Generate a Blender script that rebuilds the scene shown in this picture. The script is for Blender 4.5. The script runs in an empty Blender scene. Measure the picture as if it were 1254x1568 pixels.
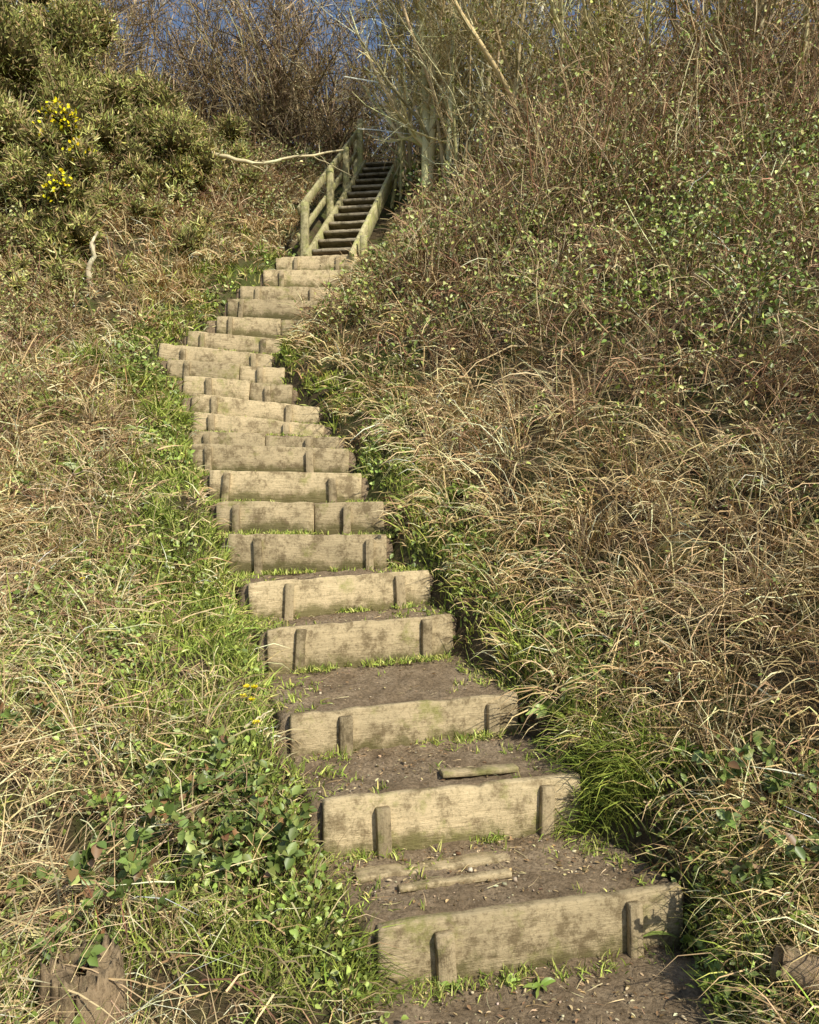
import bpy, math, numpy as np
from mathutils import Vector, Matrix
rng=np.random.default_rng(7)
F=1184.0; EYE=1.6
def wp(px,py,d): return np.array([(px-627)/F*d, d, EYE+(800-py)/F*d])
# ------------------------------------------------------------------ noise
_T=rng.random((256,256))
def vn(x,y,s=0):
    x=np.asarray(x,float)+s*17.3; y=np.asarray(y,float)+s*9.1
    xi=np.floor(x).astype(int); yi=np.floor(y).astype(int); fx=x-xi; fy=y-yi
    fx=fx*fx*(3-2*fx); fy=fy*fy*(3-2*fy)
    a=_T[xi&255,yi&255];b=_T[(xi+1)&255,yi&255];c=_T[xi&255,(yi+1)&255];d=_T[(xi+1)&255,(yi+1)&255]
    return (a*(1-fx)+b*fx)*(1-fy)+(c*(1-fx)+d*fx)*fy
def fbm(x,y,s=0,o=3):
    v=0;a=.5
    for i in range(o): v=v+a*(vn(x*2**i,y*2**i,s+i)-.5); a*=.55
    return v
# ------------------------------------------------------------------ steps
ST=[(578,1410,2.60,1038,1350,2.88,.21),(495,1222,3.10,885,1182,3.42,.23),(445,1092,3.65,790,1058,4.05,.20),
(410,962,4.35,692,940,4.72,.25),(382,892,4.80,658,872,5.10,.23),(350,818,5.45,592,818,5.45,.23),
(332,768,5.85,588,768,5.85,.2),(320,722,6.25,556,726,6.25,.2),(301,682,6.6,536,687,6.6,.2),
(300,657,6.95,522,667,6.95,.2),(300,630,7.3,502,648,7.3,.2),(285,604,7.65,487,622,7.65,.2),
(277,577,8.0,450,592,8.0,.2),(250,547,8.35,430,563,8.35,.2),(245,522,8.7,415,540,8.7,.2),
(285,508,9.0,440,518,9.0,.2),(318,485,9.35,475,490,9.35,.2),(348,458,9.7,500,462,9.7,.2),
(365,435,10.05,512,438,10.05,.2),(402,411,10.35,540,408,10.35,.2),(425,390,10.7,548,388,10.7,.2)]
SL=[wp(s[0],s[1],s[2]) for s in ST]; SR=[wp(s[3],s[4],s[5]) for s in ST]
yk=np.array([(a[1]+b[1])/2 for a,b in zip(SL,SR)]); zk=np.array([(a[2]+b[2])/2 for a,b in zip(SL,SR)])
S0=wp(510,385,10.95); S1=wp(583,250,15.0)
yl=np.array([-400,0,2.0]+list(yk)+[10.95,15.0,15.4,18,24,400])
zl=np.array([0,0,.03,.05]+list(zk[:-1])+[zk[-1]-.15,8.1,8.45,9.1,9.8,9.8])
zu=np.array([0,.0,.06]+list(zk)+[zk[-1]+.05,8.35,8.5,9.2,9.8,9.8])
yle=np.array([-400,1.5]+[a[1] for a in SL]+[11.0,15,400]); xle=np.array([0.05,.05]+[a[0] for a in SL]+[S0[0]-.46,S1[0]-.46,S1[0]-.46])
yre=np.array([-400,1.5]+[a[1] for a in SR]+[11.0,15,400]); xre=np.array([.78,.78]+[a[0] for a in SR]+[S0[0]+.46,S1[0]+.46,S1[0]+.46])
def sdist(x,y):
    return x-np.interp(y,yre,xre), np.interp(y,yle,xle)-x
def sm(t): t=np.clip(t,0,1); return t*t*(3-2*t)
def H(x,y):
    x=np.asarray(x,float); y=np.asarray(y,float)
    sr,sl=sdist(x,y); lo=np.interp(y,yl,zl); up=np.interp(y,yl,zu)
    s=np.maximum(sr,sl)
    z=lo-.07+sm((s+.03)/.15)*(up-lo+.03)
    r=np.maximum(sr-.05,0); l=np.maximum(sl-.1,0)
    gr=np.interp(y,[-5,1,3,8,11,14],[.1,.55,.85,.85,.60,.30])
    z=z+gr*(.62*np.minimum(r,4)+.16*np.clip(r-4,0,12))
    gl=np.interp(y,[-5,1,3,20],[.1,.8,1,1])
    z=z+gl*(.22*np.minimum(l,6)+.05*np.clip(l-6,0,10))
    far=sm((s-.1)/1.0)
    z=z+far*(.36*fbm(x*1.7,y*1.7,3)+.65*sm((s-1)/2)*fbm(x*.5,y*.5,5))
    return z
def ground_hit(px,py,d0=1.8,d1=40):
    d=np.linspace(d0,d1,3000); X=(px-627)/F*d; Z=EYE+(800-py)/F*d
    h=H(X,d)-Z; i=np.argmax(h>0)
    if h[i]<=0: i=len(d)-1
    return np.array([X[i],d[i],float(H(X[i],d[i]))])
# ------------------------------------------------------------------ mesh helpers
GAIN=np.array([1.17,1.10,.94])
def mesh(name,V,Q,mat,C=None,smooth=False,parent=None):
    V=np.asarray(V,np.float32); Q=np.asarray(Q,np.int32); k=Q.shape[1]
    me=bpy.data.meshes.new(name); me.vertices.add(len(V)); me.vertices.foreach_set('co',V.ravel())
    me.loops.add(Q.size); me.loops.foreach_set('vertex_index',Q.ravel())
    me.polygons.add(len(Q)); me.polygons.foreach_set('loop_start',np.arange(0,Q.size,k,dtype=np.int32))
    if smooth: me.polygons.foreach_set('use_smooth',np.ones(len(Q),bool))
    me.update(calc_edges=True)
    if C is not None:
        a=me.color_attributes.new('Col','FLOAT_COLOR','POINT')
        c=np.ones((len(V),4),np.float32); c[:,:3]=np.clip(C*GAIN,0.004,.8); a.data.foreach_set('color',c.ravel())
    me.materials.append(mat)
    o=bpy.data.objects.new(name,me); bpy.context.scene.collection.objects.link(o)
    if parent: o.parent=parent
    return o
class Bag:
    def __init__(s): s.V=[];s.Q=[];s.C=[];s.n=0
    def add(s,V,Q,C):
        s.V.append(V); s.Q.append(Q+s.n); s.C.append(C); s.n+=len(V)
    def build(s,name,mat,smooth=False,parent=None):
        return mesh(name,np.concatenate(s.V),np.concatenate(s.Q),mat,np.concatenate(s.C),smooth,parent)
def nrm(v): return v/(np.linalg.norm(v,axis=-1,keepdims=True)+1e-9)
def paths(root,dirs,L,grav,K,wander=0.,up=0.):
    N=len(root); P=np.zeros((N,K,3)); P[:,0]=root; d=nrm(dirs.copy())
    L=np.broadcast_to(L,(N,)); grav=np.broadcast_to(grav,(N,))
    for i in range(1,K):
        P[:,i]=P[:,i-1]+d*(L/(K-1))[:,None]
        d[:,2]-=grav/(K-1)
        if wander: d=d+rng.normal(0,wander,(N,3))
        if up: d[:,2]+=up
        d=nrm(d)
    return P
def ribbons(bag,P,W,col,taper='tip'):
    N,K,_=P.shape; T=np.gradient(P,axis=1); side=nrm(np.cross(T,nrm(rng.normal(0,1,(N,1,3)))))
    t=np.linspace(0,1,K)
    if taper=='tip': w=np.clip(1.05-t**2.2,.08,1)
    elif taper=='leaf': w=np.sin(np.pi*np.clip(t*.85+.12,0,1))
    else: w=1-.5*t
    w=w[None,:,None]*np.broadcast_to(W,(N,))[:,None,None]*.5
    V=np.stack([P-side*w,P+side*w],2).reshape(-1,3)
    b=(np.arange(N)*2*K)[:,None]+2*np.arange(K-1)[None]
    Q=np.stack([b,b+1,b+3,b+2],-1).reshape(-1,4)
    bag.add(V,Q,np.repeat(col,2*K,axis=0))
def tubes(bag,P,R,col,S=5):
    N,K,_=P.shape; T=nrm(np.gradient(P,axis=1)); ref=np.zeros((N,1,3)); ref[...,0]=.3; ref[...,1]=.9; ref[...,2]=.1
    a=nrm(np.cross(T,ref)); b=np.cross(T,a)
    th=np.arange(S)/S*2*np.pi
    V=P[:,:,None]+R[:,:,None,None]*(a[:,:,None]*np.cos(th)[None,None,:,None]+b[:,:,None]*np.sin(th)[None,None,:,None])
    base=(np.arange(N)*K*S)[:,None,None]+(np.arange(K-1)*S)[None,:,None]; j=np.arange(S)[None,None]
    Q=np.stack([base+j,base+(j+1)%S,base+S+(j+1)%S,base+S+j],-1).reshape(-1,4)
    cc=np.repeat(col,K*S,axis=0); cc=cc*np.exp(rng.normal(0,.18,(N*K,1))).repeat(S,axis=0)
    bag.add(V.reshape(-1,3),Q,cc)
def on_path(P,n,lo=.2,hi=1.,R=None):
    N,K,_=P.shape; i=rng.integers(0,N,n); t=rng.uniform(lo,hi,n)*(K-1); k=np.minimum(t.astype(int),K-2); f=(t-k)[:,None]
    p=P[i,k]*(1-f)+P[i,k+1]*f; T=nrm(P[i,k+1]-P[i,k])
    if R is None: return p,T
    return p,T,R[i,k]*(1-f[:,0])+R[i,k+1]*f[:,0]
def devi(T,a):
    v=nrm(np.cross(T,nrm(rng.normal(0,1,T.shape)))); a=np.broadcast_to(a,(len(T),))[:,None]
    return T*np.cos(a)+v*np.sin(a)
def leaves(bag,p,axis,L,W,col,fold=.25,face=(0,-.45,.8)):
    N=len(p); ax=nrm(axis); nn=nrm(rng.normal(0,.55,(N,3))+np.array(face)); s=nrm(np.cross(ax,nn)); n=np.cross(s,ax)
    L=np.broadcast_to(L,(N,))[:,None]; W=np.broadcast_to(W,(N,))[:,None]*.5
    base=p; tip=p+ax*L-n*L*.12
    l1=p+ax*L*.28+s*W*.85+n*W*fold; l2=p+ax*L*.62+s*W*.8+n*W*fold
    r1=p+ax*L*.28-s*W*.85+n*W*fold; r2=p+ax*L*.62-s*W*.8+n*W*fold
    V=np.stack([base,l1,l2,tip,r2,r1],1).reshape(-1,3)
    b=np.arange(N)[:,None]*6
    Q=np.concatenate([b+np.array([[0,1,2,3]]),b+np.array([[0,3,4,5]])])
    bag.add(V,Q,np.repeat(col,6,axis=0))
def pal(n,cols,p=None,jit=.2):
    cols=np.array(cols); c=cols[rng.choice(len(cols),n,p=p)]
    return c*np.exp(rng.normal(0,jit,(n,1)))*np.exp(rng.normal(0,.05,(n,3)))
# ------------------------------------------------------------------ materials
def newmat(n):
    m=bpy.data.materials.new(n); m.use_nodes=True; nt=m.node_tree; nt.nodes.clear()
    out=nt.nodes.new('ShaderNodeOutputMaterial'); return m,nt,out
def folmat(n,spec=False):
    m,nt,out=newmat(n); a=nt.nodes.new('ShaderNodeAttribute'); a.attribute_name='Col'
    if spec:
        b=nt.nodes.new('ShaderNodeBsdfPrincipled'); b.inputs['Roughness'].default_value=.45; b.inputs['Specular IOR Level'].default_value=.5
        nt.links.new(a.outputs['Color'],b.inputs['Base Color'])
    else:
        b=nt.nodes.new('ShaderNodeBsdfDiffuse'); nt.links.new(a.outputs['Color'],b.inputs['Color'])
    nt.links.new(b.outputs[0],out.inputs[0]); return m
def nz(nt,vec,scale,detail=6,rough=.6):
    n=nt.nodes.new('ShaderNodeTexNoise'); n.inputs['Scale'].default_value=scale; n.inputs['Detail'].default_value=detail; n.inputs['Roughness'].default_value=rough
    nt.links.new(vec,n.inputs['Vector']); return n.outputs['Fac']
def ramp(nt,fac,stops):
    r=nt.nodes.new('ShaderNodeValToRGB'); e=r.color_ramp.elements
    while len(e)<len(stops): e.new(.5)
    for i,(p,c) in enumerate(stops):
        e[i].position=p; e[i].color=(*c,1) if len(c)==3 else c
    nt.links.new(fac,r.inputs[0]); return r.outputs[0]
def mix(nt,f,a,b,mode='MIX'):
    m=nt.nodes.new('ShaderNodeMix'); m.data_type='RGBA'; m.blend_type=mode
    if isinstance(f,float): m.inputs[0].default_value=f
    else: nt.links.new(f,m.inputs[0])
    for s,v in ((6,a),(7,b)):
        if isinstance(v,tuple): m.inputs[s].default_value=(*v,1)
        else: nt.links.new(v,m.inputs[s])
    return m.outputs[2]
def g3(v): return (v,v,v)
def woodmat(n,dark,light,moss=.5,mosscol=(.10,.11,.025),soil=0.):
    m,nt,out=newmat(n); tc=nt.nodes.new('ShaderNodeTexCoord'); oi=nt.nodes.new('ShaderNodeObjectInfo')
    add=nt.nodes.new('ShaderNodeVectorMath'); add.operation='ADD'; sc=nt.nodes.new('ShaderNodeVectorMath'); sc.operation='SCALE'
    cb=nt.nodes.new('ShaderNodeCombineXYZ')
    for i in range(3): nt.links.new(oi.outputs['Random'],cb.inputs[i])
    sc.inputs['Scale'].default_value=37; nt.links.new(cb.outputs[0],sc.inputs[0])
    nt.links.new(tc.outputs['Object'],add.inputs[0]); nt.links.new(sc.outputs[0],add.inputs[1]); v=add.outputs[0]
    mp=nt.nodes.new('ShaderNodeMapping'); mp.inputs['Scale'].default_value=(3.,28,28); nt.links.new(v,mp.inputs['Vector'])
    g=nz(nt,mp.outputs[0],2.2,9,.75)
    mid=tuple(a*.35+b*.65 for a,b in zip(dark,light))
    c=ramp(nt,g,[(.24,dark),(.43,mid),(.68,light)])
    big=nz(nt,v,4,7,.7); c=mix(nt,ramp(nt,big,[(.38,g3(0)),(.62,g3(.65))]),c,mix(nt,.65,c,(.30,.245,.14)))
    st=nz(nt,v,8,8,.8); c=mix(nt,ramp(nt,st,[(.50,g3(0)),(.60,g3(.8))]),c,tuple(x*.62 for x in dark))
    fi=nz(nt,v,60,5,.75); c=mix(nt,ramp(nt,fi,[(.52,g3(0)),(.66,g3(.55))]),c,tuple(x*.55 for x in dark))
    ms=nz(nt,v,4.3,8,.75); c=mix(nt,ramp(nt,ms,[(.62-moss*.16,g3(0)),(.72-moss*.12,g3(.75))]),c,mosscol)
    if soil:
        sx=nt.nodes.new('ShaderNodeSeparateXYZ'); nt.links.new(tc.outputs['Object'],sx.inputs[0])
        ma=nt.nodes.new('ShaderNodeMath'); ma.operation='MULTIPLY_ADD'; ma.inputs[1].default_value=-5.; ma.inputs[2].default_value=-.08; nt.links.new(sx.outputs[2],ma.inputs[0])
        m2=nt.nodes.new('ShaderNodeMath'); m2.operation='MULTIPLY_ADD'; m2.inputs[1].default_value=1.6; nt.links.new(nz(nt,v,7,7,.75),m2.inputs[0]); nt.links.new(ma.outputs[0],m2.inputs[2])
        c=mix(nt,ramp(nt,m2.outputs[0],[(.72,g3(0)),(1.,g3(.85))]),c,(.15,.13,.05))
    rv=nt.nodes.new('ShaderNodeMath'); rv.operation='MULTIPLY_ADD'; rv.inputs[1].default_value=.5; rv.inputs[2].default_value=.80; nt.links.new(oi.outputs['Random'],rv.inputs[0])
    hs=nt.nodes.new('ShaderNodeHueSaturation'); nt.links.new(rv.outputs[0],hs.inputs['Value']); nt.links.new(c,hs.inputs['Color'])
    b=nt.nodes.new('ShaderNodeBsdfPrincipled'); b.inputs['Roughness'].default_value=.9; b.inputs['Specular IOR Level'].default_value=.15
    nt.links.new(hs.outputs[0],b.inputs['Base Color'])
    bp=nt.nodes.new('ShaderNodeBump'); bp.inputs['Strength'].default_value=.9; bp.inputs['Distance'].default_value=.012
    ad=nt.nodes.new('ShaderNodeMath'); ad.operation='ADD'; nt.links.new(g,ad.inputs[0]); nt.links.new(st,ad.inputs[1]); nt.links.new(ad.outputs[0],bp.inputs['Height'])
    nt.links.new(bp.outputs[0],b.inputs['Normal']); nt.links.new(b.outputs[0],out.inputs[0]); return m
def dirtmat(n,stops,bump=.02,green=None,peb=.35):
    m,nt,out=newmat(n); g=nt.nodes.new('ShaderNodeNewGeometry'); v=g.outputs['Position']
    a=nz(nt,v,4,9,.75); f=nz(nt,v,60,7,.75)
    c=ramp(nt,a,stops); c=mix(nt,ramp(nt,f,[(.38,g3(0)),(.58,g3(1))]),mix(nt,.6,c,(.04,.028,.016)),c)
    vo=nt.nodes.new('ShaderNodeTexVoronoi'); vo.inputs['Scale'].default_value=48; nt.links.new(v,vo.inputs['Vector'])
    sp=nz(nt,v,9,3,.5)
    pm=nt.nodes.new('ShaderNodeMath'); pm.operation='MULTIPLY'; nt.links.new(ramp(nt,vo.outputs['Distance'],[(.10,g3(peb)),(.24,g3(0))]),pm.inputs[0]); nt.links.new(ramp(nt,sp,[(.45,g3(0)),(.6,g3(1))]),pm.inputs[1])
    c=mix(nt,pm.outputs[0],c,(.42,.36,.27))
    if green:
        q=nz(nt,v,1.7,6,.7); c=mix(nt,ramp(nt,q,[(.46,g3(0)),(.58,g3(.8))]),c,green)
    b=nt.nodes.new('ShaderNodeBsdfPrincipled'); b.inputs['Roughness'].default_value=.95; b.inputs['Specular IOR Level'].default_value=.1
    nt.links.new(c,b.inputs['Base Color'])
    bp=nt.nodes.new('ShaderNodeBump'); bp.inputs['Strength'].default_value=.9; bp.inputs['Distance'].default_value=bump
    nt.links.new(f,bp.inputs['Height'])
    nt.links.new(bp.outputs[0],b.inputs['Normal']); nt.links.new(b.outputs[0],out.inputs[0]); return m
M_wood=woodmat('weathered_timber',(.27,.195,.10),(.63,.50,.295),.42,(.24,.235,.065),1.)
M_stake=woodmat('stake_timber',(.21,.155,.08),(.49,.385,.23),.4,(.21,.21,.06))
M_wood2=woodmat('mossy_timber',(.30,.27,.12),(.64,.57,.32),.9,(.40,.41,.13))
M_tread=woodmat('dark_tread_timber',(.13,.105,.07),(.40,.34,.24),.4)
M_stump=woodmat('stump_wood',(.13,.09,.05),(.42,.30,.18),.3)
M_dirt=dirtmat('trodden_dirt',[(.3,(.165,.115,.066)),(.48,(.30,.22,.135)),(.7,(.48,.37,.24))],.016)
M_ter=dirtmat('leaf_litter',[(.3,(.055,.04,.021)),(.5,(.125,.092,.05)),(.7,(.22,.165,.092))],.03,(.08,.10,.026),.0)
M_straw=folmat('dry_grass_mat'); M_green=folmat('green_grass_mat'); M_leaf=folmat('leaf_mat',True)
M_twig=folmat('twig_mat'); M_bark=folmat('bark_mat'); M_stone=folmat('stone_mat')
# ------------------------------------------------------------------ terrain
def axis(a,b,st,far,n=26):
    f=np.arange(a,b,st); g=np.geomspace(.2,far,n); return np.concatenate([(a-g)[::-1],f,b+g])
xs=axis(-8,9,.06,380); ys=axis(1,18,.06,380); X,Y=np.meshgrid(xs,ys,indexing='ij'); Z=H(X,Y)
Z=Z+np.where((np.abs(X)<9)&(Y>1)&(Y<18),.05*fbm(X*7,Y*7,9),0)
nx,ny=X.shape; i=np.arange(nx-1)[:,None]*ny+np.arange(ny-1)[None]
mesh('hillside_terrain',np.stack([X,Y,Z],-1).reshape(-1,3),np.stack([i,i+ny,i+ny+1,i+1],-1).reshape(-1,4),M_ter,smooth=True)
# ------------------------------------------------------------------ beams
def beam(name,p0,p1,hh,tt,mat,parent,up=(0,0,1),wob=.004,nx=14,ch=.12):
    p0=np.array(p0);p1=np.array(p1); L=np.linalg.norm(p1-p0); ex=(p1-p0)/L; up=np.array(up,float)
    ey=nrm(np.cross(up,ex)); ez=np.cross(ex,ey); c=ch*min(hh,tt)+.001
    prof=[(-tt/2,-hh/2+c),(-tt/2+c,-hh/2),(tt/2-c,-hh/2),(tt/2,-hh/2+c),(tt/2,hh/2-c),(tt/2-c,hh/2),(-tt/2+c,hh/2),(-tt/2,hh/2-c)]
    V=[];xsn=np.linspace(-L/2,L/2,nx); sd=rng.random()*90
    xsn=np.concatenate([[xsn[0]],[xsn[0]+c],xsn[1:-1],[xsn[-1]-c],[xsn[-1]]]); n=len(xsn)
    for q,x in enumerate(xsn):
        k=1 if 0<q<n-1 else .9
        for (y,z) in prof:
            w=wob*2*np.array([0,float(fbm(x*5+sd,z*6,2)),float(fbm(x*4+sd,y*6+4,4))])
            if z>0: w[2]-=wob*1.5*max(0,float(vn(x*14+sd,3.3))-.6)*4
            V.append([x,y*k+w[1],z*k+w[2]])
    Q=[]
    for q in range(n-1):
        for j in range(8): Q.append([q*8+j,q*8+(j+1)%8,(q+1)*8+(j+1)%8,(q+1)*8+j])
    for b in (0,(n-1)*8):
        f=[[b+0,b+1,b+2,b+3],[b+0,b+3,b+4,b+7],[b+7,b+4,b+5,b+6]]
        Q+= f if b else [g[::-1] for g in f]
    o=mesh(name,V,Q,mat); M=Matrix([[ex[0],ey[0],ez[0],(p0[0]+p1[0])/2],[ex[1],ey[1],ez[1],(p0[1]+p1[1])/2],[ex[2],ey[2],ez[2],(p0[2]+p1[2])/2],[0,0,0,1]])
    o.matrix_world=M
    if parent: o.parent=parent
    return o
def empty(n):
    e=bpy.data.objects.new(n,None); bpy.context.scene.collection.objects.link(e); return e
stakes={0:(.21,.82),1:(.22,.84),2:(.22,.87),3:(.15,.84),4:(.2,.83),5:(.2,.9),6:(.12,.78),7:(.1,.82),8:(.12,.76),9:(.14,.8)}
for k,s in enumerate(ST):
    e=empty('wooden_step'); a,b=SL[k].copy(),SR[k].copy(); h=s[6]+.10
    ex=nrm(b-a); fw=np.array([ex[1],-ex[0],0.])
    if fw[1]>0: fw=-fw
    a[2]-=h/2; b[2]-=h/2
    if k>6:
        j=rng.normal(0,.014,2); a[2]+=j[0]; b[2]+=j[1]; a[0]+=rng.normal(0,.04); b[0]+=rng.normal(0,.04)
    if k in (6,9,12,13,16):
        t=.5+.25*rng.random(); m=a+(b-a)*t
        beam('riser_board_a',a,m-ex*.003,h,.045,M_wood,e,wob=.006); beam('riser_board_b',m+ex*.003+np.array([0,.012,-.012]),b,h,.045,M_wood,e,wob=.006)
    else: beam('riser_board',a,b,h,.045,M_wood,e,wob=.006,nx=30)
    u=stakes.get(k,(.12+.15*rng.random(),.72+.15*rng.random()))
    for q,t in enumerate(u):
        p=a+(b-a)*t+fw*.041; top=a[2]+(b[2]-a[2])*t+h/2-.012-.04*rng.random(); sw=.052+.012*rng.random()
        tilt=ex*rng.normal(0,.012)
        beam('stake_%d'%(q+1),[p[0],p[1],top-.34],np.array([p[0],p[1],top])+tilt,sw,.034,M_stake,e,up=ex,nx=6,wob=.003,ch=.06)
# ------------------------------------------------------------------ dirt treads
bag=Bag()
def patch(c00,c10,c01,c11,nu=60,nv=32,ext=.05,amp=.04,skirt=.15,front=True):
    u=np.linspace(-ext,1+ext,nu)[:,None]; v=np.linspace(0,1,nv)[None]
    P=(c00*(1-u[...,None])+c10*u[...,None])*(1-v[...,None])+(c01*(1-u[...,None])+c11*u[...,None])*v[...,None]
    P[...,2]+=amp*fbm(P[...,0]*10,P[...,1]*10,7,4)+.014*(vn(P[...,0]*55,P[...,1]*55,4)-.5)+.035*fbm(P[...,0]*3,P[...,1]*3,1)
    P[0,:,2]-=skirt; P[-1,:,2]-=skirt; P[1,:,2]-=.02;P[-2,:,2]-=.02
    if front: P[:,0,2]-=.2
    i=np.arange(nu-1)[:,None]*nv+np.arange(nv-1)[None]
    bag.add(P.reshape(-1,3),np.stack([i,i+nv,i+nv+1,i+1],-1).reshape(-1,4),np.ones((nu*nv,3)))
treads=[]
for k in range(len(ST)):
    a,b=SL[k]+[0,.01,-.028],SR[k]+[0,.01,-.028]
    if k<len(ST)-1:
        h=ST[k+1][6]; c,d=SL[k+1].copy(),SR[k+1].copy()
        if k>=4: c[2]=a[2]+.02; d[2]=b[2]+.02
        else: c[2]-=h; d[2]-=h
        c[1]+=.02;d[1]+=.02
    else: c,d=a+[.05,.55,.05],b+[.05,.55,.05]
    treads.append((a,b,c,d)); patch(a,b,c,d)
patch(np.array([-.05,.6,.02]),np.array([.85,.6,.02]),np.array([-.08,2.68,.055]),np.array([1.0,2.9,.055]),70,120,.1,.04,.1,False)
bag.build('dirt_path',M_dirt,True)
for (p,q,w) in [((545,1338),(775,1308),.085),((610,1356),(780,1333),.04),((465,1054),(620,1044),.10),((675,1182),(790,1174),.07)]:
    z=.254 if p[1]>1250 else (.706 if p[1]<1100 else .494)
    P=[]
    for c in (p,q):
        d=(EYE-z)/((c[1]-800)/F); P.append(np.array([(c[0]-627)/F*d,d,z]))
    beam('worn_plank',P[0],P[1],.024,w,M_wood,None,wob=.004,nx=24)
def tread_pts(n,first=.2,lo=.1):
    out=[]
    for q in range(n):
        if rng.random()<first: out.append([rng.uniform(-.02,.9),rng.uniform(2.2,2.72),.05])
        else:
            k=min(int(rng.exponential(2.2)),12); a,b,c,d=treads[k]; u,v=rng.uniform(0,1.),rng.uniform(lo,.97)**.8
            out.append((a*(1-u)+b*u)*(1-v)+(c*(1-u)+d*u)*v)
    return np.array(out)
bag=Bag(); n=1100
cube=nrm(np.array([[x,y,z] for x in(-1,1) for y in (-1,1) for z in(-1,1)],float))
cq=np.array([[0,1,3,2],[4,6,7,5],[0,4,5,1],[2,3,7,6],[0,2,6,4],[1,5,7,3]])
for p in tread_pts(n):
    r=rng.uniform(.002,.006)*(2.6 if rng.random()<.07 else 1)
    V=cube*(r*rng.uniform(.6,1.4,3))*np.array([1,1,.7])+rng.normal(0,r*.15,(8,3)); V+=p+[0,0,r*.3]
    bag.add(V,cq,np.tile(pal(1,[(.38,.33,.26),(.44,.39,.33),(.25,.20,.15),(.14,.1,.06)]),(8,1)))
bag.build('path_gravel',M_stone)
bag=Bag(); p=tread_pts(1500)+[0,0,.006]; n=len(p)
d=rng.normal(0,1,(n,3))*[1,1,.12]; Ls=rng.uniform(.008,.028,n); leaves(bag,p,d,Ls,Ls*rng.uniform(.15,.6,n),pal(n,[(.45,.36,.22),(.30,.21,.12),(.17,.11,.065),(.55,.47,.32)],None,.2),face=(0,0,2.5))
p=tread_pts(320)+[0,0,.008]; n=len(p); P=paths(p,rng.normal(0,1,(n,3))*[1,1,.15],rng.uniform(.03,.10,n),.1,4,.12); ribbons(bag,P,.0028,pal(n,[(.5,.42,.27),(.3,.22,.14)]))
bag.build('leaf_litter',M_straw)
# ------------------------------------------------------------------ staircase
e=empty('wooden_staircase')
ax=S1-S0; hx=nrm(np.array([ax[0],ax[1],0])); rt=np.array([hx[1],-hx[0],0]); W=.57; NT=13
for i in range(NT):
    c=S0+ax*(i/(NT-1))
    beam('tread_%d'%i,c-rt*W/2,c+rt*W/2,.045,.24,M_tread,e)
off=np.array([0,0,-.03])
for sgn,nm in ((-1,'left_stringer'),(1,'right_stringer')):
    a=S0+rt*sgn*(W/2+.035)-ax*.06+off; b=S1+rt*sgn*(W/2+.035)+ax*.02+off
    beam(nm,a,b,.26,.06,M_wood2,e,nx=24)
hr=.66
pts=[]
for i,t in enumerate([-.02,.36,.66,.98]):
    p=S0+ax*t-rt*(W/2+.11); 
    beam('left_post_%d'%i,p+[0,0,-.45],p+[0,0,hr+.1+(0.18 if i==3 else 0)],.11,.11,M_wood2,e,up=rt,nx=6); pts.append(p)
p0=pts[0]-ax*.01; p1=pts[3]+ax*.02; o2=-rt*0.08
beam('handrail',p0+[0,0,hr]+o2,p1+[0,0,hr]+o2,.12,.045,M_wood2,e,nx=20)
beam('mid_rail',p0+[0,0,hr*.42]+o2,p1+[0,0,hr*.42]+o2,.10,.04,M_wood2,e,nx=20)
p=S0+ax*.99+rt*(W/2+.11); beam('right_post',p+[0,0,-.45],p+[0,0,hr+.05],.11,.11,M_wood2,e,up=rt,nx=6)
for i,(dx,dy) in enumerate([(-.45,.9),(-.45,2.2)]):
    p=S1+np.array([dx-.1,dy,.15]); beam('landing_post_%d'%i,p+[0,0,-.4],p+[0,0,.85],.09,.09,M_wood2,e,up=rt,nx=6)
beam('landing_rail',pts[3]+[-.05,0,.72],S1+np.array([-.6,2.3,.85]),.09,.04,M_wood2,e)
beam('foot_post',S0+rt*(W/2+.16)+[0,-.1,-.45],S0+rt*(W/2+.16)+[0,-.1,.18],.1,.1,M_wood2,e,up=rt,nx=6)
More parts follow.
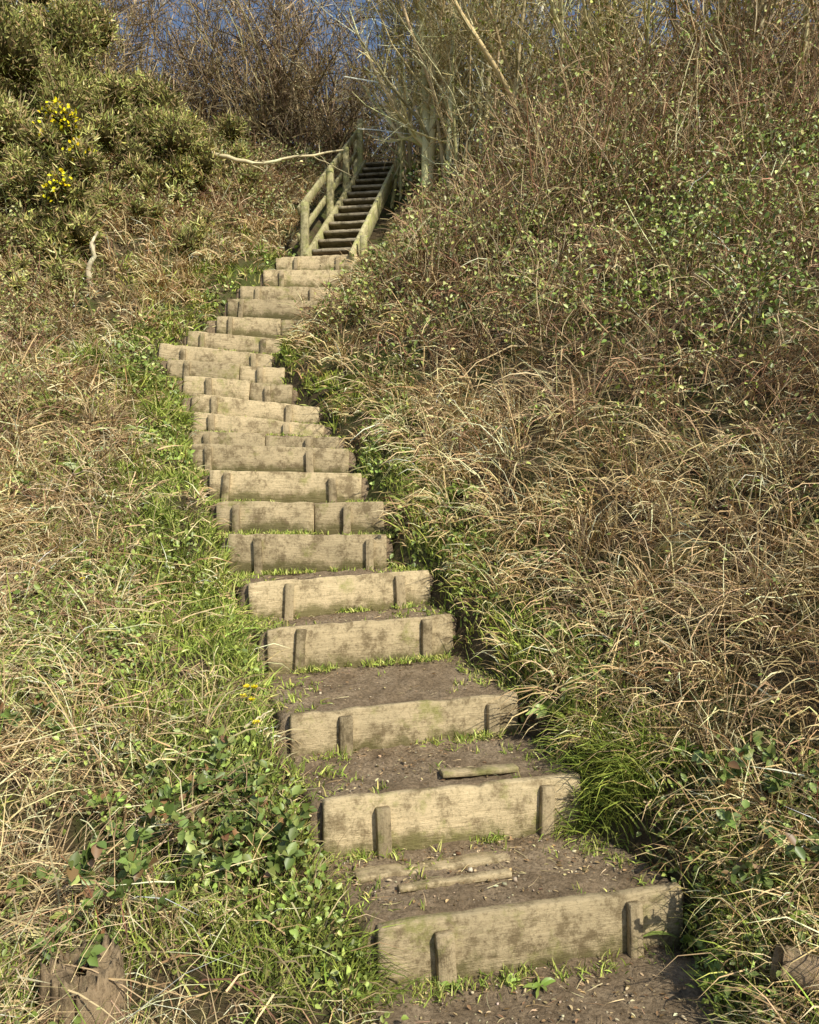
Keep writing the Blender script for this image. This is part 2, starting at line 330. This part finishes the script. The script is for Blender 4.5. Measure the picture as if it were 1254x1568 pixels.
# ------------------------------------------------------------------ grass
def scat(n,y0=1.75,y1=16.5,m=.9):
    y=rng.uniform(y0,y1,n); w=.6*y+m; x=rng.uniform(-1,1,n)*w; return x,y
def down(x,y):
    e=.15; return nrm(np.stack([-(H(x+e,y)-H(x-e,y))/(2*e),-(H(x,y+e)-H(x,y-e))/(2*e),np.zeros_like(x)],-1))
def thr(y): return np.interp(y,[2,3,5,7,9,11],[2.6,2.3,1.8,1.0,.4,.2])
STRAW=[(.66,.54,.33),(.53,.41,.245),(.34,.25,.15),(.70,.60,.41),(.21,.15,.09)]
GREEN=[(.245,.32,.07),(.33,.39,.105),(.15,.20,.05),(.43,.43,.17)]
def tufts(bag,x,y,per,Lm,cols,p,updir,spread,grav,wf=1.,dw=.8,K=4,rad=.05):
    n=len(x); dn=down(x,y); tone=np.clip(np.exp(1.6*fbm(x*1.5,y*1.5,21)+rng.normal(0,.2,n)),.45,1.15); main=dn*dw+nrm(rng.normal(0,1,(n,3))*[1,1,0])*.6
    Lm=np.broadcast_to(Lm,(n,)); Lt=Lm*np.exp(rng.normal(0,.3,n)); hue=fbm(x*.9,y*.9,33)
    i=np.repeat(np.arange(n),per); N=len(i); 
    rx=x[i]+rng.normal(0,rad,N); ry=y[i]+rng.normal(0,rad,N); root=np.stack([rx,ry,H(rx,ry)-.01],-1)
    d=main[i]*rng.uniform(.3,1.2,(N,1))+rng.normal(0,spread,(N,3)); d[:,2]=np.abs(d[:,2])+updir*rng.uniform(.4,1.2,N)
    L=Lt[i]*rng.uniform(.5,1.25,N); P=paths(root,d,L,grav*rng.uniform(.5,1.3,N),K,.07)
    c=pal(N,cols,p,.22)*tone[i][:,None]; c=c*(1+hue[i][:,None]*np.array([.1,0,-.25]))
    ribbons(bag,P,(.0012*ry+.0014)*wf*rng.uniform(.6,1.3,N),c); return P
def gband(sl,sr,y,m=0):
    return np.where(sl>0,(sl+m<np.interp(y,[1.5,3,4,6,9,10],[1.05,.65,.95,.7,.6,.3])),(sr+m<np.interp(y,[2,4,5,7,9,10],[.34,.22,.33,.52,.38,.1])))
S=Bag()
x,y=scat(8600); sr,sl=sdist(x,y); s=np.maximum(sr,sl)
thick=(sr>thr(y)); gb=gband(sl,sr,y,.12)
keep=(s>.05)&~(thick&(rng.random(len(x))<.82))&~(gb&(rng.random(len(x))<.62))&~((y>10.8)&(s<.25))
x=x[keep];y=y[keep];sr=sr[keep];gk=gb[keep]
tufts(S,x,y,20,np.where((sr>.4)&(y>3.5),.33,.25)*np.where(gk,.6,1),STRAW,[.3,.28,.18,.12,.12],.65,.30,1.7,rad=.04)
x,y=scat(24000); sr,sl=sdist(x,y); s=np.maximum(sr,sl); k=(s>.06)&(sr<thr(y)+.8)&~(gband(sl,sr,y)&(rng.random(len(x))<.5))&~((y>10.8)&(s<.25)); x=x[k];y=y[k];n=len(x)
dn=down(x,y); d=dn*.35+nrm(rng.normal(0,1,(n,3))*[1,1,.0]); d[:,2]+=rng.uniform(-.3,.6,n)
P=paths(np.stack([x,y,H(x,y)+rng.uniform(.01,.12,n)],-1),d,rng.uniform(.06,.2,n),rng.uniform(.2,1.3,n),3,.15)
ribbons(S,P,(.0014*y+.0014)*rng.uniform(.6,1.4,n),pal(n,STRAW,[.28,.26,.22,.10,.14]))
x,y=scat(4500); sr,sl=sdist(x,y); s=np.maximum(sr,sl); k=(s>.3)&(sr<thr(y)+.4)&~((y>10.5)&(s<.6)); x=x[k];y=y[k];n=len(x)
dn=down(x,y); d=dn*.5+nrm(rng.normal(0,1,(n,3))*[1,1,.0]); d[:,2]+=rng.uniform(-.1,.5,n)
P=paths(np.stack([x,y,H(x,y)+rng.uniform(.03,.2,n)],-1),d,rng.uniform(.12,.42,n),rng.uniform(.1,.6,n),4,.05)
ribbons(S,P,(.0011*y+.001)*rng.uniform(.6,1.4,n),pal(n,STRAW,[.35,.22,.15,.18,.1]))
S.build('dry_grass',M_straw)
G=Bag()
x,y=scat(8800,1.75,11.5); sr,sl=sdist(x,y); s=np.maximum(sr,sl)
gb=gband(sl,sr,y,-.1); nzv=fbm(x*2.2,y*2.2,41)
keep=(s>.03)&((gb&(nzv>-.07))|((~gb)&(nzv>np.where(sl>0,.09,.16))&(sr<thr(y))))
tufts(G,x[keep],y[keep],15,.13,GREEN,[.35,.28,.2,.17],1.,.45,1.0,wf=1.2,dw=.4,rad=.05)
x,y=scat(28000,1.75,11); sr,sl=sdist(x,y); s=np.maximum(sr,sl)
keep=(s>-.03)&(((sl>0)&(sl<.75))|((sr>0)&(sr<.4)))&(fbm(x*3,y*3,44)>-.01)
tufts(G,x[keep],y[keep],9,.08,GREEN,[.35,.32,.15,.18],.9,.5,1.,wf=1.3,dw=.3,rad=.04,K=3)
xx=[]
for k in range(len(ST)-1):
    a,b,c,d=treads[k]; n=80
    u=rng.uniform(0,1,n); kk=fbm(u*5+k*7,u*0+k,3)>.02; u=u[kk]
    p=c+(d-c)*u[:,None]; p[:,1]-=rng.uniform(.04,.04+.12*rng.random(),len(u)); xx.append(p)
    u=np.concatenate([rng.beta(.6,6,35)-.04,1.04-rng.beta(.6,6,35)]); v=rng.uniform(.05,.95,70)[:,None]; U=u[:,None]
    xx.append((a*(1-U)+b*U)*(1-v)+(c*(1-U)+d*U)*v)
u=rng.uniform(.0,1,70); u=u[fbm(u*5,u*0,6)>-.03]; A=np.array([SL[0][0],SL[0][1],.05]); Bq=np.array([SR[0][0],SR[0][1],.05]); p=A+(Bq-A)*u[:,None]; p[:,1]-=rng.uniform(.04,.12,len(u)); xx.append(p)
R=np.concatenate(xx); i=np.repeat(np.arange(len(R)),9); N=len(i); root=R[i]+rng.normal(0,.018,(N,3))*[1,1,.1]
P=paths(root,rng.normal(0,.5,(N,3))+[0,-.1,1],rng.uniform(.015,.055,N),.9,4,.08)
ribbons(G,P,(.0013*root[:,1]+.0012),pal(N,GREEN,None,.25))
for (px,py,n,L) in [(925,1210,12,.24),(960,1180,6,.22),(860,1170,5,.18),(540,1500,6,.2),(900,1235,6,.2),(320,960,6,.18),(210,590,6,.25),(260,640,5,.22),(340,1000,6,.16),(460,1440,6,.14),(1010,1170,4,.2),(120,560,6,.3),(230,800,6,.2)]:
    c=ground_hit(px,py); tufts(G,c[0]+rng.normal(0,.08,n),c[1]+rng.normal(0,.07,n),40,L,GREEN,[.45,.25,.25,.05],.8,.4,1.6,dw=.5,rad=.03)
G.build('green_grass',M_green)
# ------------------------------------------------------------------ broad leaved weeds
Wd=Bag()
LG=[(.18,.26,.055),(.25,.33,.08),(.12,.17,.04)]
def rosette(c,n,L,W,col=LG):
    az=rng.uniform(0,6.28,n); d=np.stack([np.cos(az),np.sin(az),rng.uniform(.4,1.2,n)],-1)
    P=paths(np.tile(c,(n,1)),d,L*rng.uniform(.6,1.2,n),rng.uniform(.8,1.6,n),5); ribbons(Wd,P,W,pal(n,col),'leaf')
for (px,py,n,L,W) in [(1090,1180,12,.2,.045),(1070,1160,7,.16,.04),(870,975,10,.17,.05),(850,1000,8,.14,.045),(1045,1440,10,.17,.045),(1010,1400,7,.13,.04),
    (270,1215,14,.12,.035),(130,730,10,.25,.06),(520,600,12,.28,.07),(715,760,10,.18,.05),(395,975,9,.13,.04),(850,1100,12,.14,.04),(830,1090,8,.13,.04),
    (700,985,6,.07,.025),(480,1000,6,.05,.02),(1240,1420,8,.15,.05),(1180,1290,7,.12,.04),(1100,1520,9,.13,.035),(1030,1530,9,.1,.03),(1200,900,8,.2,.05),(960,1330,8,.09,.03),(1060,1270,12,.13,.04),
    (600,1140,8,.06,.02),(340,700,8,.15,.05),(180,660,8,.2,.05),(60,1000,8,.15,.04),(450,1200,8,.09,.03),(560,1280,6,.05,.018),(720,1290,7,.05,.018),(520,1190,6,.05,.018)]:
    rosette(ground_hit(px,py),n,L,W)
x,y=scat(26000,1.75,11); sr,sl=sdist(x,y); s=np.maximum(sr,sl)
q=fbm(x*2.6,y*2.6,51); edge=((sl>0)&(sl<1.4)&(y<5))|((sr>0)&(sr<.6))|((sl>0)&(sl<.6))
k=(s>0)&(((q>np.where(sr>0,.05,-.02))&edge)|((q>.17)&(sr<thr(y)))); x=x[k];y=y[k]
i=np.repeat(np.arange(len(x)),4); n=len(i); rx=x[i]+rng.normal(0,.03,n); ry=y[i]+rng.normal(0,.03,n)
p=np.stack([rx,ry,H(rx,ry)+rng.uniform(.02,.13,n)],-1)
Ls=(.014+.0035*ry)*rng.uniform(.6,1.5,n)
leaves(Wd,p,rng.normal(0,1,(n,3))+[0,-.3,.2],Ls,Ls*.7,pal(n,[(.21,.29,.065),(.28,.36,.10),(.13,.18,.045)],None,.25))
for px in (690,830,780): rosette(np.array([(px-627)/F*2.55,2.6,.05]),9,.06,.022)
for (px,py) in [(460,848),(372,1335)]: rosette(ground_hit(px,py),8,.1,.03)
Wd.build('broadleaf_weeds',M_leaf)
B=Bag(); BT=Bag()
for (px,py,n,r) in [(180,1400,16,.16),(220,1290,12,.14),(390,1330,14,.12),(300,1290,10,.12),(330,1225,8,.1),(40,1130,7,.12),(1160,1300,6,.1),(1245,1330,8,.1),(140,1440,6,.08),(420,1300,8,.1),(1130,1250,5,.1)]:
    c=ground_hit(px,py); root=np.tile(c,(n,1))+rng.normal(0,r*.6,(n,3))*[1,1,0]; root[:,2]=H(root[:,0],root[:,1])
    P=paths(root,rng.normal(0,.5,(n,3))+[0,-.2,1],rng.uniform(.14,.38,n),1.3,6,.1); ribbons(BT,P,.004,pal(n,[(.2,.08,.05),(.2,.2,.07)]),'c')
    m=n*5; p,T=on_path(P,m,.35,1.)
    for j in range(3):
        d=nrm(rng.normal(0,.5,(m,3))+T*.4); Ls=rng.uniform(.03,.055,m)
        leaves(B,p,d,Ls,Ls*.75,pal(m,[(.10,.15,.04),(.15,.21,.06),(.22,.27,.09),(.19,.12,.06)],[.42,.35,.15,.08]))
B.build('bramble_leaves',M_leaf); BT.build('bramble_stems',M_twig)
# ------------------------------------------------------------------ right bank thicket
TC=[(.29,.21,.135),(.165,.115,.08),(.40,.31,.20),(.24,.14,.095),(.52,.44,.30)]
Tk=Bag(); Lf=Bag()
def thicket(x,y,L,up,grav,sub,leafn,lcols,lsz=1.,cols=TC,slen=(.10,.38),wig=.12):
    n=len(x); root=np.stack([x,y,H(x,y)-.03],-1)
    P=paths(root,rng.normal(0,.55,(n,3))+[.1,-.2,up],L,grav,6,wig)
    ribbons(Tk,P,(.0011*y+.002)*rng.uniform(.7,1.5,n),pal(n,cols,None,.3),'c')
    p,T=on_path(P,sub,.15,1.); d=devi(T,rng.uniform(.5,1.3,sub)); d[:,2]+=.15
    P2=paths(p,d,rng.uniform(*slen,sub),rng.uniform(.0,.9,sub),4,.18)
    ribbons(Tk,P2,(.0010*p[:,1]+.0010)*rng.uniform(.6,1.2,sub),pal(sub,cols,None,.3),'c')
    p,T=on_path(P2,leafn*2,.2,1.); q=fbm(p[:,0]*1.5,p[:,2]*1.5+p[:,1]*.7,61)+rng.normal(0,.08,len(p)); p=p[np.argsort(-q)[:leafn]]; m=len(p)
    Ls=(.010+.0045*p[:,1])*rng.uniform(.6,1.4,m)*lsz
    leaves(Lf,p+rng.normal(0,.02,(m,3))+[0,-.02,.02],rng.normal(0,1,(m,3))+[0,-.2,0],Ls,Ls*.65,pal(m,lcols,None,.28),face=(.2,-.6,.6))
LC=[(.20,.255,.06),(.28,.325,.09),(.13,.17,.045),(.36,.39,.15)]
x,y=scat(23000,2.6,15.5); sr,sl=sdist(x,y); k=(sr>thr(y)+1.0*fbm(x*2,y*2,8))&(rng.random(len(x))<.7)&~((y>9.8)&(sr<.55)); x=x[k];y=y[k];sr=sr[k]
thicket(x,y,rng.uniform(.3,.85,len(x))*np.clip(.45+sr*.5,.4,1),1.3,rng.uniform(.8,2.6,len(x)),36000,44000,LC,.95)
for q in range(46):
    py=rng.uniform(120,600); px=rng.uniform(640+max(0,py-350)*1.0,1254); c=ground_hit(px,py); m=int(rng.uniform(50,160)); rr=rng.uniform(.15,.45)
    p=c+rng.normal(0,1,(m,3))*rr*[.7,.5,.45]; p[:,2]=np.maximum(p[:,2],H(p[:,0],p[:,1]))+rng.uniform(.2,.5,m)
    Ls=(.012+.0050*c[1])*rng.uniform(.6,1.3,m); leaves(Lf,p,rng.normal(0,1,(m,3)),Ls,Ls*.75,pal(m,[(.19,.27,.06),(.28,.36,.09),(.11,.16,.04)],None,.25),face=(.2,-.6,.6))
x,y=scat(5200,8,13.5); sr,sl=sdist(x,y); k=(sr>1.5)&(x<.55*y+1); x=x[k];y=y[k]; sr=sr[k]
thicket(x,y,rng.uniform(.8,1.9,len(x))*np.clip(sr/3,.5,1),2.8,rng.uniform(.2,1.2,len(x)),13000,11000,LC,.9,slen=(.2,.55),wig=.09)
x,y=scat(5200,1.9,16); sr,sl=sdist(x,y); s=np.maximum(sr,sl); k=(s>.4)&~((y>10)&(s<.9)); x=x[k];y=y[k]
thicket(x,y,rng.uniform(.2,.5,len(x)),.9,rng.uniform(1,2.6,len(x)),9000,8000,LC,.8)
x,y=scat(12000,6.,16.5,1.); sr,sl=sdist(x,y); k=(sl>np.interp(y,[6,9,11,16],[1.6,1.3,.9,.7]))&(fbm(x*.8,y*.8,71)>-.12); x=x[k];y=y[k]
thicket(x,y,rng.uniform(.2,.6,len(x)),1.3,rng.uniform(.6,1.9,len(x)),11000,32000,[(.21,.26,.08),(.28,.31,.11),(.15,.18,.06),(.37,.36,.17)],.7)
Tk.build('bramble_thicket_twigs',M_twig); Lf.build('bramble_thicket_leaves',M_leaf)
# ------------------------------------------------------------------ gorse bushes
GC=[(.22,.25,.08),(.29,.31,.105),(.13,.155,.055),(.40,.39,.17),(.36,.28,.16),(.24,.185,.11)]
def gorse(px,d,w,h,nl,extra=False,seed=0):
    bag=Bag(); cx=(px-627)/F*d
    def lobe(c,r,j,dens=700,fl=0):
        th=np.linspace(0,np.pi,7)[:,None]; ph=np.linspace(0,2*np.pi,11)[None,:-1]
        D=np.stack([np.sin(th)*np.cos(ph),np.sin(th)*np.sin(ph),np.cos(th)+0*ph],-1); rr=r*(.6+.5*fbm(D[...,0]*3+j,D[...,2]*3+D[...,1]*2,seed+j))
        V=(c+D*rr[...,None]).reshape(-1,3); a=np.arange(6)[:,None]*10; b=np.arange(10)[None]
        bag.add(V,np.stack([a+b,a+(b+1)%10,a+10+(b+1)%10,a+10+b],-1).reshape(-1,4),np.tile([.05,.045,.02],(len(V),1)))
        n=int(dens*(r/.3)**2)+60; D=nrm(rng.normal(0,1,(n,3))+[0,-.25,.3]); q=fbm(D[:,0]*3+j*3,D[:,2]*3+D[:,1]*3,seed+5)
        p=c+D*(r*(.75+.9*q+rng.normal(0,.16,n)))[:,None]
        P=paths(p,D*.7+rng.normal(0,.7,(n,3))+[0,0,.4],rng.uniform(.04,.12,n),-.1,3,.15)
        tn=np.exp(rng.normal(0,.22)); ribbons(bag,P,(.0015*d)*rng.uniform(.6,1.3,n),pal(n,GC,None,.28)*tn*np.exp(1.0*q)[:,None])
        if rng.random()<.7:
            m=8; P=paths(np.tile(c,(m,1)),rng.normal(0,.6,(m,3))+[0,-.1,1],r*rng.uniform(1.3,2.1,m),0,5,.12); ribbons(bag,P,.013,pal(m,[(.3,.25,.16),(.4,.35,.22)]),'c')
        if fl:
            D=nrm(rng.normal(0,1,(fl,3))+[0,-.7,.3]); p=c+D*r*rng.uniform(.7,1.5,(fl,1)); leaves(bag,p,rng.normal(0,1,(fl,3))+[0,0,.5],.05,.04,pal(fl,[(.72,.64,.03),(.68,.56,.02)],None,.1),face=(.2,-.8,.4))
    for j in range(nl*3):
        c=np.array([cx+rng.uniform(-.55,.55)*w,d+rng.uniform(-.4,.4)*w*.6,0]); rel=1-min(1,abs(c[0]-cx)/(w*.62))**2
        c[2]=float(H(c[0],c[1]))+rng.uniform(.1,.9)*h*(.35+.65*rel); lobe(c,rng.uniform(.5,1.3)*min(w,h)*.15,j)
    if extra:
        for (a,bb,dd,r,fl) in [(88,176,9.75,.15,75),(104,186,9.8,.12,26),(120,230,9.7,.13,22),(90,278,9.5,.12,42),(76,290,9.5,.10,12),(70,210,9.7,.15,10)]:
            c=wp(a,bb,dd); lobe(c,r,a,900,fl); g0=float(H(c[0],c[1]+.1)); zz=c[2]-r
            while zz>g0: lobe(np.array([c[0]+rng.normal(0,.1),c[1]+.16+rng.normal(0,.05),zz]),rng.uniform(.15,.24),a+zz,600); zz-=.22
    bag.build('gorse_bush',M_green)
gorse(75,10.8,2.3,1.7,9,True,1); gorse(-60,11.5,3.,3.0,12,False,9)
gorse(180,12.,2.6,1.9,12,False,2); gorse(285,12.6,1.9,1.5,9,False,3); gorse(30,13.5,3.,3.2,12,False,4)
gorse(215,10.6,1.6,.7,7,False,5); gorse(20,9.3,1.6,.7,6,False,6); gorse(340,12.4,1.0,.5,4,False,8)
# ------------------------------------------------------------------ bare trees & shrubs
def tree(name,base,nst,Hh,spread,r0,l1,l2,l3,cols,lean=(0,0),wander=.07,leaf=0,lcols=None,rad=.15,tw=.011,rmin=.35):
    lcols=lcols or LC
    bag=Bag(); root=np.tile(base,(nst,1))+rng.normal(0,rad,(nst,3))*[1,1,0]; root[:,2]=H(root[:,0],root[:,1])-.1
    d=rng.normal(0,spread,(nst,3)); d[:,2]=1; d[:,:2]+=lean
    K=14; P=paths(root,d,Hh*rng.uniform(.5,1.1,nst),0,K,wander,.015); R=r0*rng.uniform(rmin,1.1,nst)[:,None]*np.linspace(1,.3,K)[None]
    tubes(bag,P,R,pal(nst,cols,None,.2),7)
    p,T,r=on_path(P,l1,.12,1.,R); d=devi(T,rng.uniform(.35,.95,l1)); K=7; P1=paths(p,d,Hh*rng.uniform(.10,.38,l1),-.25,K,.13); R1=np.maximum(r*.5,.006)[:,None]*np.linspace(1,.3,K)[None]
    tubes(bag,P1,R1,pal(l1,cols,None,.25),4)
    p,T,r=on_path(P1,l2,.1,1.,R1); d=devi(T,rng.uniform(.4,1.1,l2)); P2=paths(p,d,Hh*rng.uniform(.05,.16,l2),-.1,4,.18)
    ribbons(bag,P2,np.maximum(r*1.2,tw),pal(l2,cols,None,.3),'c')
    if l3:
        p,T=on_path(P2,l3,.1,1.); d=devi(T,rng.uniform(.3,1.1,l3)); P3=paths(p,d,Hh*rng.uniform(.02,.07,l3),-.1,3,.2)
        ribbons(bag,P3,tw*.85,pal(l3,cols,None,.3),'c')
    if leaf:
        p,T=on_path(P2,leaf,.1,1.); q=fbm(p[:,0]*1.4,p[:,2]*1.4,81); p=p[q>-.03]; m=len(p)
        leaves(bag,p,rng.normal(0,1,(m,3)),.06,.045,pal(m,lcols,None,.25))
    return bag.build(name,M_bark)
BK=[(.44,.39,.24),(.34,.30,.18),(.56,.50,.33),(.28,.23,.14)]; PK=[(.58,.53,.34),(.50,.45,.28),(.66,.60,.42)]
DB=[(.18,.14,.095),(.25,.195,.135),(.13,.10,.07)]; MB=[(.34,.28,.18),(.25,.20,.125),(.44,.37,.25)]; MG=[(.40,.36,.20),(.31,.27,.155),(.48,.43,.27)]
HG=[(.25,.30,.09),(.34,.38,.13)]
def gp(px,d): 
    x=(px-627)/F*d; return np.array([x,d,float(H(x,d))])
tree('ash_tree',gp(652,12.7),2,7.2,.02,.085,40,500,1500,PK,(.01,-.02),.013,200,HG,rad=.05,rmin=.9)
tree('ash_tree',gp(690,12.5),3,7.0,.06,.05,40,450,1300,PK,(.03,-.02),.02,200,HG,rad=.12,rmin=.7)
tree('ash_tree',gp(745,12.2),4,6.4,.12,.045,50,450,1300,PK,(.07,-.02),.025,300,HG,rad=.25,rmin=.6)
tree('hazel_tree',gp(720,12.0),7,6.,.17,.04,80,700,2000,BK,(.05,-.03),.05,500,HG,rad=.28)
tree('hazel_tree',gp(775,11.9),7,5.6,.22,.045,80,700,2000,BK,(.09,-.03),.06,600,HG,rad=.3)
tree('hazel_tree',gp(640,14.2),9,6,.12,.045,70,600,1600,MG,(.0,-.03),.04,rad=.25)
tree('hawthorn_tree',gp(850,11.6),8,4.8,.28,.05,80,700,1900,BK,(0,-.05),.09,1300)
tree('hawthorn_tree',gp(980,11.0),8,4.3,.3,.05,80,700,1900,MG,(0,-.05),.1,1300)
tree('hawthorn_tree',gp(1250,9.6),5,4.0,.35,.11,60,500,1500,MB,(-.35,-.05),.15,300)
tree('hawthorn_tree',gp(1110,10.6),7,4.2,.35,.07,80,700,1900,MB,(-.1,-.05),.12,1300)
for px,d in [(365,17),(430,16.4),(490,16.8),(550,17.2),(600,16.8),(460,19),(560,19.5)]:
    tree('bare_shrub',gp(px,d),12,rng.uniform(4.2,5.2),.35,.03,100,900,1800,DB if rng.random()<.5 else MB,(rng.normal(0,.1),-.05),.09,rad=.5,tw=.016)
for px,d in [(0,16.5),(90,16.8),(170,17.2),(280,18.),(345,17.3)]:
    tree('bare_shrub',gp(px,d),12,(3.0 if 200<px<300 else 4.6),.35,.035,100,800,1800,MB,(rng.normal(0,.1),-.05),.09,rad=.5,tw=.017)
for px,d in [(700,16.),(830,15.),(960,14),(1090,13.4),(1220,12.8),(1340,12.)]:
    tree('bare_shrub',gp(px,d),12,4.8,.35,.035,100,850,1700,MG if rng.random()<.4 else MB,(rng.normal(0,.1),-.05),.09,900,rad=.6,tw=.015)
x=rng.uniform(-12,13,3000); y=rng.uniform(15.8,24,3000); k=((np.abs(x+.5)>.5)|(y>17.5)); x=x[k];y=y[k];n=len(x)
bk=Bag(); gap=np.where((x/y>-.34)&(x/y<-.25),.8,1.25)
P=paths(np.stack([x,y,H(x,y)-.1],-1),rng.normal(0,.4,(n,3))+[0,0,1],rng.uniform(1.4,3.2,n)*gap,rng.uniform(0,.7,n),6,.12)
ribbons(bk,P,.03*rng.uniform(.5,1.2,n),pal(n,DB+MB,None,.25),'c'); p,T=on_path(P,22000,.15,1.)
P2=paths(p,devi(T,.8),rng.uniform(.3,.9,len(p)),0,4,.2); ribbons(bk,P2,.02,pal(len(p),DB+MB,None,.25),'c')
p,T=on_path(P,8000,.0,.5); leaves(bk,p,rng.normal(0,1,(8000,3)),.11,.07,pal(8000,[(.10,.095,.045),(.14,.13,.065)]))
bk.build('background_thicket',M_twig)
# ------------------------------------------------------------------ fallen branches
def branch(name,pts,r,col,side=0):
    bag=Bag(); P=np.array(pts)[None]; t=np.linspace(0,P.shape[1]-1,14); P=np.stack([np.interp(t,np.arange(P.shape[1]),P[0,:,j]) for j in range(3)],-1)[None]
    P[0,1:-1]+=rng.normal(0,r*.4,(12,3)); R=r*np.linspace(1,.35,14)[None]; tubes(bag,P,R,np.array([col]),7)
    if side:
        p,T,rr=on_path(P,side,.2,.95,R); P1=paths(p,devi(T,.8)+[0,0,.2],rng.uniform(.2,.7,side),0,7,.15); tubes(bag,P1,np.maximum(rr*.5,.006)[:,None]*np.linspace(1,.4,7)[None],np.tile(col,(side,1)),5)
    bag.build(name,M_bark,True)
branch('fallen_branch',[wp(310,228,12.0),wp(350,240,11.9),wp(395,247,11.9),wp(445,236,12.),wp(525,226,12.5)],.04,(.52,.47,.33),7)
g=ground_hit(135,440); branch('dead_branch',[g,g+[.0,0,.25],g+[.08,-.05,.42],g+[.05,-.05,.55],g+[.1,0,.7]],.038,(.50,.45,.35),2)
g=ground_hit(375,1128); branch('stick',[g+[0,0,.04],g+[.13,.02,.12]],.008,(.55,.5,.37))
g=ground_hit(930,1165); branch('stick',[g+[0,0,.12],g+[.3,-.02,.1]],.004,(.55,.5,.37))
def stump(name,px,d,r,h,tilt,sd):
    c=np.array([(px-627)/F*d,d,0]); c[2]=float(H(c[0],c[1]))-.1; n=90;K=14; V=[]
    th=np.arange(n)/n*2*np.pi; sq=1/np.maximum(np.abs(np.cos(th+.3)),np.abs(np.sin(th+.3)))
    rid=.22*fbm(np.cos(th)*1.5+sd,np.sin(th)*1.5,2)+.26*fbm(np.cos(th)*8+sd,np.sin(th)*8,4)+.45*(sq-1.15); topn=.45*fbm(np.cos(th)*1.2+sd,np.sin(th)*1.2,8)+.32*fbm(np.cos(th)*9,np.sin(th)*9,6)
    topn=topn-.22*np.exp(-((th-4.9)/.08)**2); rid=rid-.30*np.exp(-((th-4.9)/.07)**2)
    for k in range(K):
        t=k/(K-1); rr=r*(1.2-.25*t)*(1+rid*(.8+.3*t)+.025*rng.random(n)); z=t*h*(1+topn*t**2)
        V.append(np.stack([rr*np.cos(th)+tilt[0]*t,rr*np.sin(th)+tilt[1]*t,z],-1))
    for s_ in (.88,.66,.45,.2): 
        v=V[K-1].copy(); ce=v.mean(0); v=ce+(v-ce)*s_; v[:,2]=v[:,2]*.5+ce[2]*.5-.02+.05*fbm(np.cos(th)*6*s_,np.sin(th)*6*s_,3); V.append(v)
    KK=len(V); V=np.concatenate(V); Q=[]
    for k in range(KK-1):
        for j in range(n): Q.append([k*n+j,k*n+(j+1)%n,(k+1)*n+(j+1)%n,(k+1)*n+j])
    o=mesh(name,V[:,[2,0,1]],Q,M_stump); o.matrix_world=Matrix([[0,1,0,c[0]],[0,0,1,c[1]],[1,0,0,c[2]],[0,0,0,1]]); return o
stump('tree_stump',140,2.15,.10,.31,(-.03,.02),1.3)
g=ground_hit(1225,1500); beam('cut_log',g+[-.08,.02,.05],g+[.25,-.2,.0],.10,.11,M_stump,None,wob=.02,nx=16,ch=.3)
D=Bag()
for (px,py) in [(375,1088),(392,1072),(388,1092),(380,1073),(395,1128),(130,905)]:
    g=ground_hit(px,py+12); c=g+[0,-.03,.11]
    tubes(D,np.array([[g,(g+c)/2+[.003,0,0],c]]),np.full((1,3),.002),np.array([[.25,.33,.1]]),4)
    n=40; az=rng.uniform(0,6.28,n); ax_=np.stack([np.cos(az),np.sin(az)-.5,rng.uniform(.1,1,n)],-1); leaves(D,np.tile(c,(n,1)),ax_,.02,.009,pal(n,[(.72,.6,.02)],None,.08))
D.build('dandelion_flowers',M_leaf)
# ------------------------------------------------------------------ light
el=math.radians(41); sv=np.array([.62,-.78]); sv=sv/np.linalg.norm(sv)
sd=Vector((sv[0]*math.cos(el),sv[1]*math.cos(el),math.sin(el)))
l=bpy.data.lights.new('sun','SUN'); l.energy=5.0; l.angle=math.radians(.5); l.color=(1,.95,.82)
lo=bpy.data.objects.new('sun',l); bpy.context.scene.collection.objects.link(lo); lo.rotation_euler=sd.to_track_quat('Z','Y').to_euler(); lo.location=(5,-5,12)
w=bpy.data.worlds.new('World'); bpy.context.scene.world=w; w.use_nodes=True; nt=w.node_tree; nt.nodes.clear()
sk=nt.nodes.new('ShaderNodeTexSky'); sk.sky_type='NISHITA'; sk.sun_disc=False; sk.sun_elevation=el; sk.sun_rotation=math.atan2(sv[0],sv[1])
bg=nt.nodes.new('ShaderNodeBackground'); bg.inputs[1].default_value=.14; o=nt.nodes.new('ShaderNodeOutputWorld')
nt.links.new(sk.outputs[0],bg.inputs[0]); nt.links.new(bg.outputs[0],o.inputs[0])
# ------------------------------------------------------------------ camera
cd=bpy.data.cameras.new('camera'); co=bpy.data.objects.new('camera',cd); bpy.context.scene.collection.objects.link(co)
cd.sensor_fit='VERTICAL'; cd.sensor_height=36; cd.lens=F/1568*36; cd.clip_start=.05; cd.clip_end=1500
co.location=(0,0,EYE); co.rotation_euler=(math.radians(90)+math.atan(16/F),0,0)
sc=bpy.context.scene; sc.camera=co
sc.view_settings.view_transform='Standard'; sc.view_settings.look='None'; sc.view_settings.exposure=0
